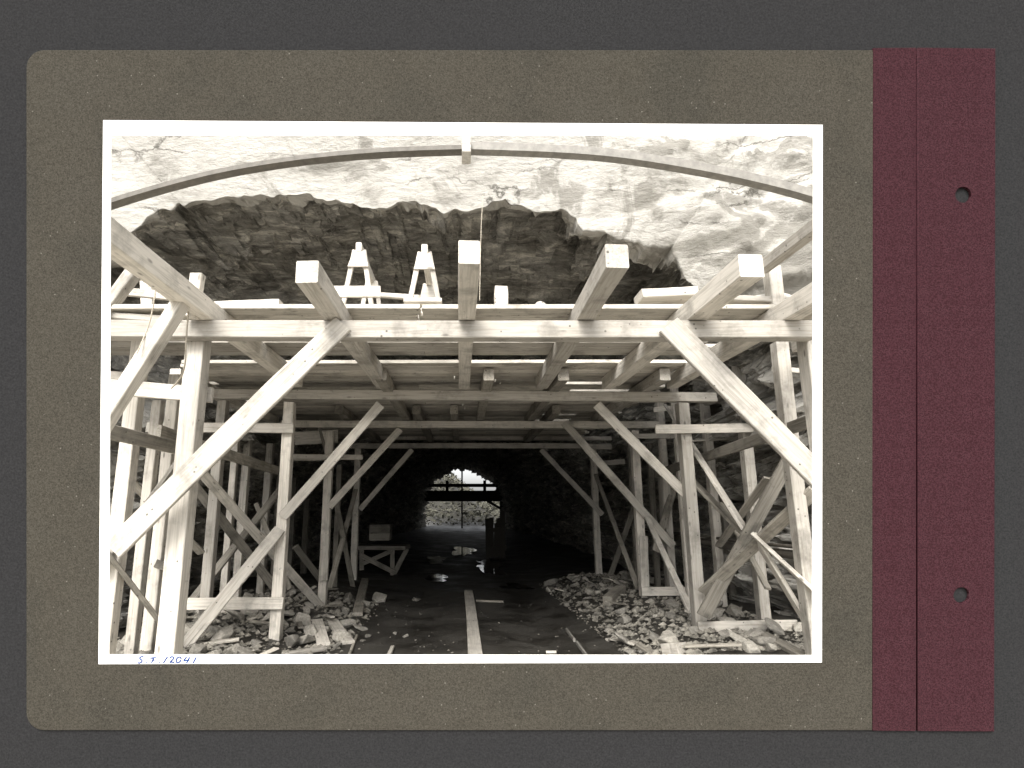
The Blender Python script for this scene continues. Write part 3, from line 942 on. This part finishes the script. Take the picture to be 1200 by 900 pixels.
# loose stones on the mud near the plank
for xp, yp, s, lab in ((431, 746, .13, 'small white stone on the mud left of the middle plank'), (463, 741, .09, 'smaller pale stone left of the floor plank'),
                       (425, 752, .10, 'pale stone beside the leaning stick'), (475, 742, .12, 'bright stone nearest the floor plank on its left'),
                       (488, 702, .22, 'pale flat stone at the edge of the wet patch')):
    el = math.atan((CY - yp) / FPX) + PITCH
    D = CAMZ / math.tan(-el)
    p = P(xp, yp, D)
    o = link('loose_stone', random.choice(stones)); o.location = (p.x, D, ground_z(p.x, D) + s * .15); o.scale = (s, s, s * .8); o.rotation_euler = (0, 0, xp)
    tag(o, lab, 'stone')
# gravel: uncountable
vv, ff = [], []
for k in range(9000):
    if random.random() < .62:
        X, Y = spot(1 if random.random() < .55 else -1)
    else:
        X, Y = random.uniform(-2.4, 2.8), 7.5 + 6 * random.random() ** 1.6
        if random.random() < .955: continue
    s = .012 + .06 * random.random() ** 2 if abs(X - .3) > 2.1 else random.uniform(.008, .026)
    z = ground_z(X, Y) + s * .3
    b = len(vv)
    for dx, dy, dz in ((1, 0, 0), (0, 1, 0), (-1, 0, 0), (0, -1, 0), (.2, .1, 1), (0, 0, -1)):
        vv.append((X + s * dx * random.uniform(.6, 1.4), Y + s * dy * random.uniform(.6, 1.4), z + s * dz * random.uniform(.5, .9)))
    for i in range(4):
        ff += [(b + i, b + (i + 1) % 4, b + 4), (b + (i + 1) % 4, b + i, b + 5)]
gr = link('gravel', to_mesh('gravel', vv, ff, GRAVEL))
gr['kind'] = 'stuff'; gr['label'] = 'small broken gravel scattered over the mud and rubble banks'; gr['category'] = 'gravel'

# planks on the floor ---------------------------------------------------
def floor_pt(xp, yp, up=0.03):
    el = math.atan((CY - yp) / FPX) + PITCH
    D = (CAMZ - 0.02) / math.tan(-el)
    for _ in range(6):
        p = P(xp, yp, D)
        D *= (CAMZ - ground_z(p.x, D) - up) / (CAMZ - p.z)
    return P(xp, yp, D)
def floor_plank(x1, y1, x2, y2, w, t, lab, mat=None, cat='plank', name='floor_plank', up=None):
    o = timber(name, floor_pt(x1, y1, up or t / 2 + .01), floor_pt(x2, y2, up or t / 2 + .01), w, t, None, mat, (0, 0, 1))
    return tag(o, lab, cat)
floor_plank(549, 693, 559, 790, 0.21, 0.05, 'long straight plank lying in the middle of the muddy floor')
floor_plank(428, 679, 419, 720, 0.2, 0.07, 'short thick plank end standing out near the left rear post', WOOD_OLD_SHADED)
floor_plank(371, 727, 379, 755, 0.2, 0.05, 'short plank lying at the foot of the left third post', None)
floor_plank(389, 727, 408, 753, 0.2, 0.05, 'broken plank beside the short plank on the left rubble', None)
floor_plank(332, 767, 380, 760, 0.12, 0.05, 'split plank lying along the bottom edge by the left post', None)
floor_plank(418, 745, 409, 768, 0.04, 0.04, 'thin dark stick lying on the mud at the left', WOOD_OLD_SHADED, 'stick', 'stick')
floor_plank(460, 758, 455, 770, 0.06, 0.04, 'small pale batten at the bottom edge left of the plank', None, 'batten', 'batten')
floor_plank(558, 704, 590, 705, 0.08, 0.04, 'thin pale lath lying across the mud right of the plank', WOOD_OLD_SHADED, 'batten', 'batten')
floor_plank(640, 764, 652, 764, 0.06, 0.03, 'small pale lath on the mud at the bottom right of centre', None, 'batten', 'batten')
floor_plank(664, 738, 673, 750, 0.035, 0.06, 'upper short piece of rail in the mud at right', STEEL, 'rail', 'rail_piece')
floor_plank(676, 753, 690, 772, 0.035, 0.06, 'lower short piece of rail in the mud at right', STEEL, 'rail', 'rail_piece')
floor_plank(744, 754, 778, 774, 0.14, 0.06, 'half buried plank at the edge of the right rubble', WOOD_OLD_SHADED)
floor_plank(893, 743, 948, 772, 0.16, 0.06, 'plank lying on the rubble below the right sill board', WOOD_OLD_SHADED)
floor_plank(712, 704, 728, 690, 0.2, 0.16, 'squared timber end lying on the right rubble bank', WOOD_OLD_SHADED, 'timber', 'timber_offcut')
floor_plank(782, 763, 800, 763, 0.2, 0.2, 'cut timber block at the bottom edge on the right rubble', None, 'timber', 'timber_offcut')

for side, lab in ((1, 'splintered timber offcut lying in the right rubble bank'), (-1, 'splintered timber offcut lying in the left rubble')):
    for k in range(11):
        X, Y = spot(side)
        a = random.uniform(0, 3.14); L = random.uniform(.12, .4)
        z = ground_z(X, Y) + random.uniform(.03, .12)
        d = Vector((math.cos(a), math.sin(a), random.uniform(-.25, .25))) * L
        o = timber('splinter', Vector((X, Y, z)) - d, Vector((X, Y, z)) + d, random.uniform(.05, .13), random.uniform(.02, .05), None, random.choice((WOOD, WOOD_OLD_SHADED, PLANK)), (random.uniform(-.3, .3), 0, 1))
        tag(o, lab, 'timber', 'timber offcuts in the ' + ('right' if side > 0 else 'left') + ' rubble')

# trestle with crate, left rear -----------------------------------------
tq = floor_pt(445, 672, 0.0)
tb = empty('trestle_table', 'low timber trestle in the dark at the left carrying a crate', 'trestle', (tq.x, tq.y, tq.z))
TD = tq.y
timber('top_board', P(420, 641, TD), P(478, 641, TD), 0.9, 0.12, tb, WOOD_OLD_SHADED, (0, 0, 1))
for a in ((424, 668, 424, 643), (460, 674, 460, 643), (462, 672, 477, 643)):
    tp('leg', tb, a[0], a[1], TD - .2, a[2], a[3], TD - .2, 0.14, 0.1, WOOD_OLD_SHADED)
tp('diagonal_brace', tb, 422, 650, TD - .3, 463, 671, TD - .3, 0.15, 0.05, WOOD_OLD_SHADED)
tp('diagonal_brace', tb, 424, 661, TD - .25, 460, 645, TD - .25, 0.13, 0.05, WOOD_OLD_SHADED)
cq = P(446, 633.5, TD)
cr = empty('wooden_crate', 'slatted wooden crate standing on the dark trestle', 'crate', tuple(cq))
for k in range(2):
    z = cq.z + 0.13 + k * 0.235
    timber('slat', (cq.x - .32, TD - .28, z), (cq.x + .32, TD - .28, z), 0.22, 0.03, cr, WOOD_OLD_SHADED)
    timber('slat', (cq.x - .32, TD + .28, z), (cq.x + .32, TD + .28, z), 0.22, 0.03, cr, WOOD_OLD_SHADED)
    for s in (-1, 1):
        timber('slat', (cq.x + s * .3, TD - .26, z), (cq.x + s * .3, TD + .26, z), 0.03, 0.22, cr, WOOD_OLD_SHADED)
timber('lid', (cq.x - .34, TD, cq.z + .495), (cq.x + .34, TD, cq.z + .495), 0.6, 0.025, cr, WOOD_OLD_SHADED, (0, 0, 1))

# ------------------------------------------------------------------ far portal
FD = 57.0
br = empty('working_platform', 'dark timber platform crossing the bright far tunnel mouth', 'platform', (0, FD, 0))
timber('handrail', P(470, 569, FD), P(610, 569, FD), 0.34, 0.15, br, SILHOUETTE)
timber('deck_beam', P(470, 581, FD), P(610, 581, FD), 1.05, 0.6, br, SILHOUETTE)
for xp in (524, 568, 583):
    timber('rail_post', P(xp, 563, FD - .1), P(xp, 580, FD - .1), 0.3, 0.2, br, SILHOUETTE)
timber('post', P(541.5, 545, FD - .2), P(541.5, 619, FD - .2), 0.16, 0.16, br, SILHOUETTE)
timber('post', P(487, 585, FD), P(485, 619, FD), 0.5, 0.3, br, SILHOUETTE)
timber('post', P(592, 560, FD), P(592, 619, FD), 1.1, 0.4, br, SILHOUETTE)
timber('knee_brace', P(571, 587, FD), P(587, 596, FD), 0.25, 0.15, br, SILHOUETTE)
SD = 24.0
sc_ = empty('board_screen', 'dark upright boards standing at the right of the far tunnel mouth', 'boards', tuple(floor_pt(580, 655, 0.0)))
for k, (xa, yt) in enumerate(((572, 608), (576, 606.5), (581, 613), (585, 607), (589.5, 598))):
    timber('board', P(xa, 657, SD + (k % 2) * .03), P(xa + (k % 3 - 1) * .9, yt, SD + (k % 2) * .03), 0.185, 0.03, sc_, SILHOUETTE)
timber('cross_rail', P(570, 622, SD - .06), P(594, 619, SD - .06), 0.16, 0.05, sc_, SILHOUETTE)
timber('cross_rail', P(570, 645, SD - .06), P(594, 642, SD - .06), 0.2, 0.05, sc_, SILHOUETTE)
# leaves on the far hillside
vv, ff = [], []
for k in range(7000):
    Y = random.uniform(63, 92); X = random.uniform(-12, 7)
    z = ground_z(X, Y) + random.random() ** 2 * 1.5
    s = random.uniform(.10, .30); b = len(vv)
    a = random.uniform(0, 6.3); u = Vector((math.cos(a), math.sin(a), random.uniform(-.6, .6))) * s
    w_ = Vector((random.uniform(-1, 1), random.uniform(-1, 1), random.uniform(-1, 1))) * s
    c = Vector((X, Y, z))
    vv += [c - u, c + w_, c + u, c - w_ * .6]
    ff.append((b, b + 1, b + 2, b + 3))
fo = link('hillside_scrub', to_mesh('hillside_scrub', vv, ff, LEAF))
fo['kind'] = 'stuff'; fo['label'] = 'scrub growing on the slope outside the far tunnel mouth'; fo['category'] = 'scrub'
m, nt, b = new_mat('puddle_water')
b.inputs['Base Color'].default_value = (0.02, 0.018, 0.015, 1); b.inputs['Roughness'].default_value = 0.05
pn = nd(nt, 'ShaderNodeTexNoise', Scale=1.3, Detail=4.0)
gg = nd(nt, 'ShaderNodeNewGeometry'); nt.links.new(gg.outputs['Position'], pn.inputs['Vector'])
bump(nt, b, pn.outputs[0], 0.12, 0.05)
for cx_, cy_, rx_, ry_, sd in ((1.0, 20.9, .42, 2.3, 3), (-0.75, 17.3, .34, 0.8, 8), (0.1, 27.5, .55, 2.6, 5), (-1.1, 23.0, .4, 1.5, 12), (1.5, 15.6, .3, .5, 17)):
    pw = []
    for k in range(40):
        a = 2 * math.pi * k / 40
        r = 1 + 0.9 * noise.noise(Vector((math.cos(a) * 1.9, math.sin(a) * 1.9, sd)))
        pw.append((cx_ + rx_ * r * math.cos(a) + 0.08 * math.sin(a * 5), cy_ + ry_ * r * math.sin(a), 0.028 if cy_ > 16.5 else 0.03))
    pu = link('puddle', to_mesh('puddle', pw, [tuple(range(40))], m)); pu['kind'] = 'structure'

# ------------------------------------------------------------------ album page around the view
AXD = 1.5                              # distance along the optical axis
PX = AXD / FPX                         # metres per photo pixel on the page
Mpage = Matrix(((1, 0, 0), (0, CP, SP), (0, SP, -CP))).transposed()
def album_frame(depth):
    """object matrix: local x right, local y up the page, local z towards the viewer"""
    M = Matrix(((1, 0, 0), (0, -SP, CP), (0, -CP, -SP))).transposed().to_4x4()
    M.translation = Vector((0, CP * depth, CAMZ + SP * depth))
    return M
def px2(x, y):
    return ((x - CX) * PX, (CY - y) * PX)
def slab(name, outer, holes, z0, z1, mat, parent, bev=0.0):
    """flat sheet with openings: polygons in photo pixels, extruded between z0 and z1"""
    cu = bpy.data.curves.new(name, 'CURVE')
    cu.dimensions = '2D'
    cu.fill_mode = 'BOTH'
    for poly in [outer] + holes:
        s = cu.splines.new('POLY')
        s.points.add(len(poly) - 1)
        for q, p in zip(s.points, poly):
            a = px2(*p)
            q.co = (a[0], a[1], 0, 1)
        s.use_cyclic_u = True
    cu.extrude = (z1 - z0) / 2 - bev
    cu.bevel_depth = bev
    cu.bevel_resolution = 1
    cu.offset = -bev
    tmp = bpy.data.objects.new('tmp', cu)
    COL.objects.link(tmp)
    dg = bpy.context.evaluated_depsgraph_get()
    me = bpy.data.meshes.new_from_object(tmp.evaluated_get(dg))
    bpy.data.objects.remove(tmp)
    me.materials.clear(); me.materials.append(mat)
    for v in me.vertices:
        v.co.z += (z0 + z1) / 2
    o = link(name, me, parent)
    return o
def rounded(x0, y0, x1, y1, r, corners):
    out = []
    for (cx, cy, a0, on) in ((x1, y1, 0, corners[2]), (x0, y1, 90, corners[3]), (x0, y0, 180, corners[0]), (x1, y0, 270, corners[1])):
        if not on:
            out.append((cx, cy)); continue
        ccx, ccy = cx + (-r if cx == x1 else r), cy + (-r if cy == y1 else r)
        for k in range(9):
            a = R(a0 + 90 * k / 8)
            out.append((ccx + r * math.cos(a), ccy + r * math.sin(a)))
    return out
def circle(cx, cy, r, n=28):
    return [(cx + r * math.cos(2 * math.pi * k / n), cy + r * math.sin(2 * math.pi * k / n)) for k in range(n)]
hole = [(122.5, 151.5), (960.5, 151.5), (959, 774.5), (119.5, 773.5)]
table_hole = [(70, 100), (1000, 100), (1000, 820), (70, 820)]
inner = [(128, 157), (955, 157), (954, 769.5), (125.5, 768.5)]
table = slab('table_top', [(-330, -45), (1530, -45), (1530, 1575), (-330, 1575)], [table_hole], -0.04, -0.016, TABLE, None)
table.matrix_world = album_frame(AXD)
table['kind'] = 'structure'
alb = empty('album_page', 'grey album page with rounded corners, maroon cloth binding strip and mounted print', 'album page')
alb.matrix_world = album_frame(AXD)
slab('page_card', rounded(27.5, 56, 1027, 858.5, 21, (True, False, False, True)), [hole], -0.016, -0.0095, PAGE, alb, 0.0015)
strip = slab('binding_strip', [(1026, 54), (1076.3, 53.5), (1075.8, 859), (1025, 858.5)], [], -0.016, -0.0078, CLOTH, alb, 0.0012)
strip['label'] = 'maroon cloth strip left of the fold'
st2 = slab('binding_strip', [(1078.5, 53.5), (1170, 54.5), (1168.5, 859.5), (1078, 859)], [circle(1132, 227, 9.3), circle(1130, 699, 9.3)], -0.016, -0.0078, CLOTH, alb, 0.0012)
st2['label'] = 'maroon cloth strip with two punched holes'
slab('fold_groove', [(1074, 54), (1081, 54), (1080.5, 859), (1073.5, 859)], [], -0.016, -0.0125, CLOTH, alb)
pb = slab('print_border', [(118.5, 139), (966.5, 144.5), (965.5, 778), (113, 780)], [inner], -0.0095, -0.0083, PAPER, alb)
ink = [[(166.5, 771.5), (163.5, 771.3), (161.8, 772.6), (162.4, 774.2), (164.2, 775.4), (164, 777.4), (161.8, 778.6), (159, 778.4)],
       [(168.4, 777.8), (170.0, 778.3)],
       [(174, 773.2), (177, 772.6), (181, 772.4)], [(178, 772.8), (176.8, 776), (175.3, 778.6)], [(176, 775.6), (179.4, 775.2)],
       [(183.8, 778.0), (185.4, 778.4)],
       [(194.5, 771.3), (192, 775), (189.5, 779)],
       [(197, 773.2), (199, 771.4), (201.3, 771.9), (201, 774.2), (197.2, 778), (199.4, 777.6), (202.4, 778.2)],
       [(207.5 + 2.7 * math.cos(t * .55) - 1.0 * math.sin(t * .55), 775 + 3.4 * math.sin(t * .55)) for t in range(12)],
       [(217, 771.4), (215, 774), (213.8, 775.8), (217, 775.6), (220.4, 775.2)], [(220.6, 771.8), (218.6, 775.5), (216.8, 778.9)],
       [(228.4, 771.8), (226.4, 775.4), (224.4, 779)]]
cu = bpy.data.curves.new('ink', 'CURVE')
cu.dimensions = '3D'
for st in ink:
    sp = cu.splines.new('POLY')
    pts = smooth_pts([Vector((*px2(*p), 0)) for p in st], 5)
    sp.points.add(len(pts) - 1)
    for q, p in zip(sp.points, pts):
        q.co = (p.x, p.y, 0, 1)
cu.bevel_depth = 0.9 * PX
cu.bevel_resolution = 1
cu.use_fill_caps = True
tmp = bpy.data.objects.new('tmp', cu); COL.objects.link(tmp)
me = bpy.data.meshes.new_from_object(tmp.evaluated_get(bpy.context.evaluated_depsgraph_get()))
bpy.data.objects.remove(tmp)
for v in me.vertices:
    v.co.z *= 0.15
me.materials.clear(); me.materials.append(INK)
hw = link('handwriting', me, pb)
hw.location = (0, 0, -0.0082)
hw['label'] = 'blue handwritten number S.F.12041'
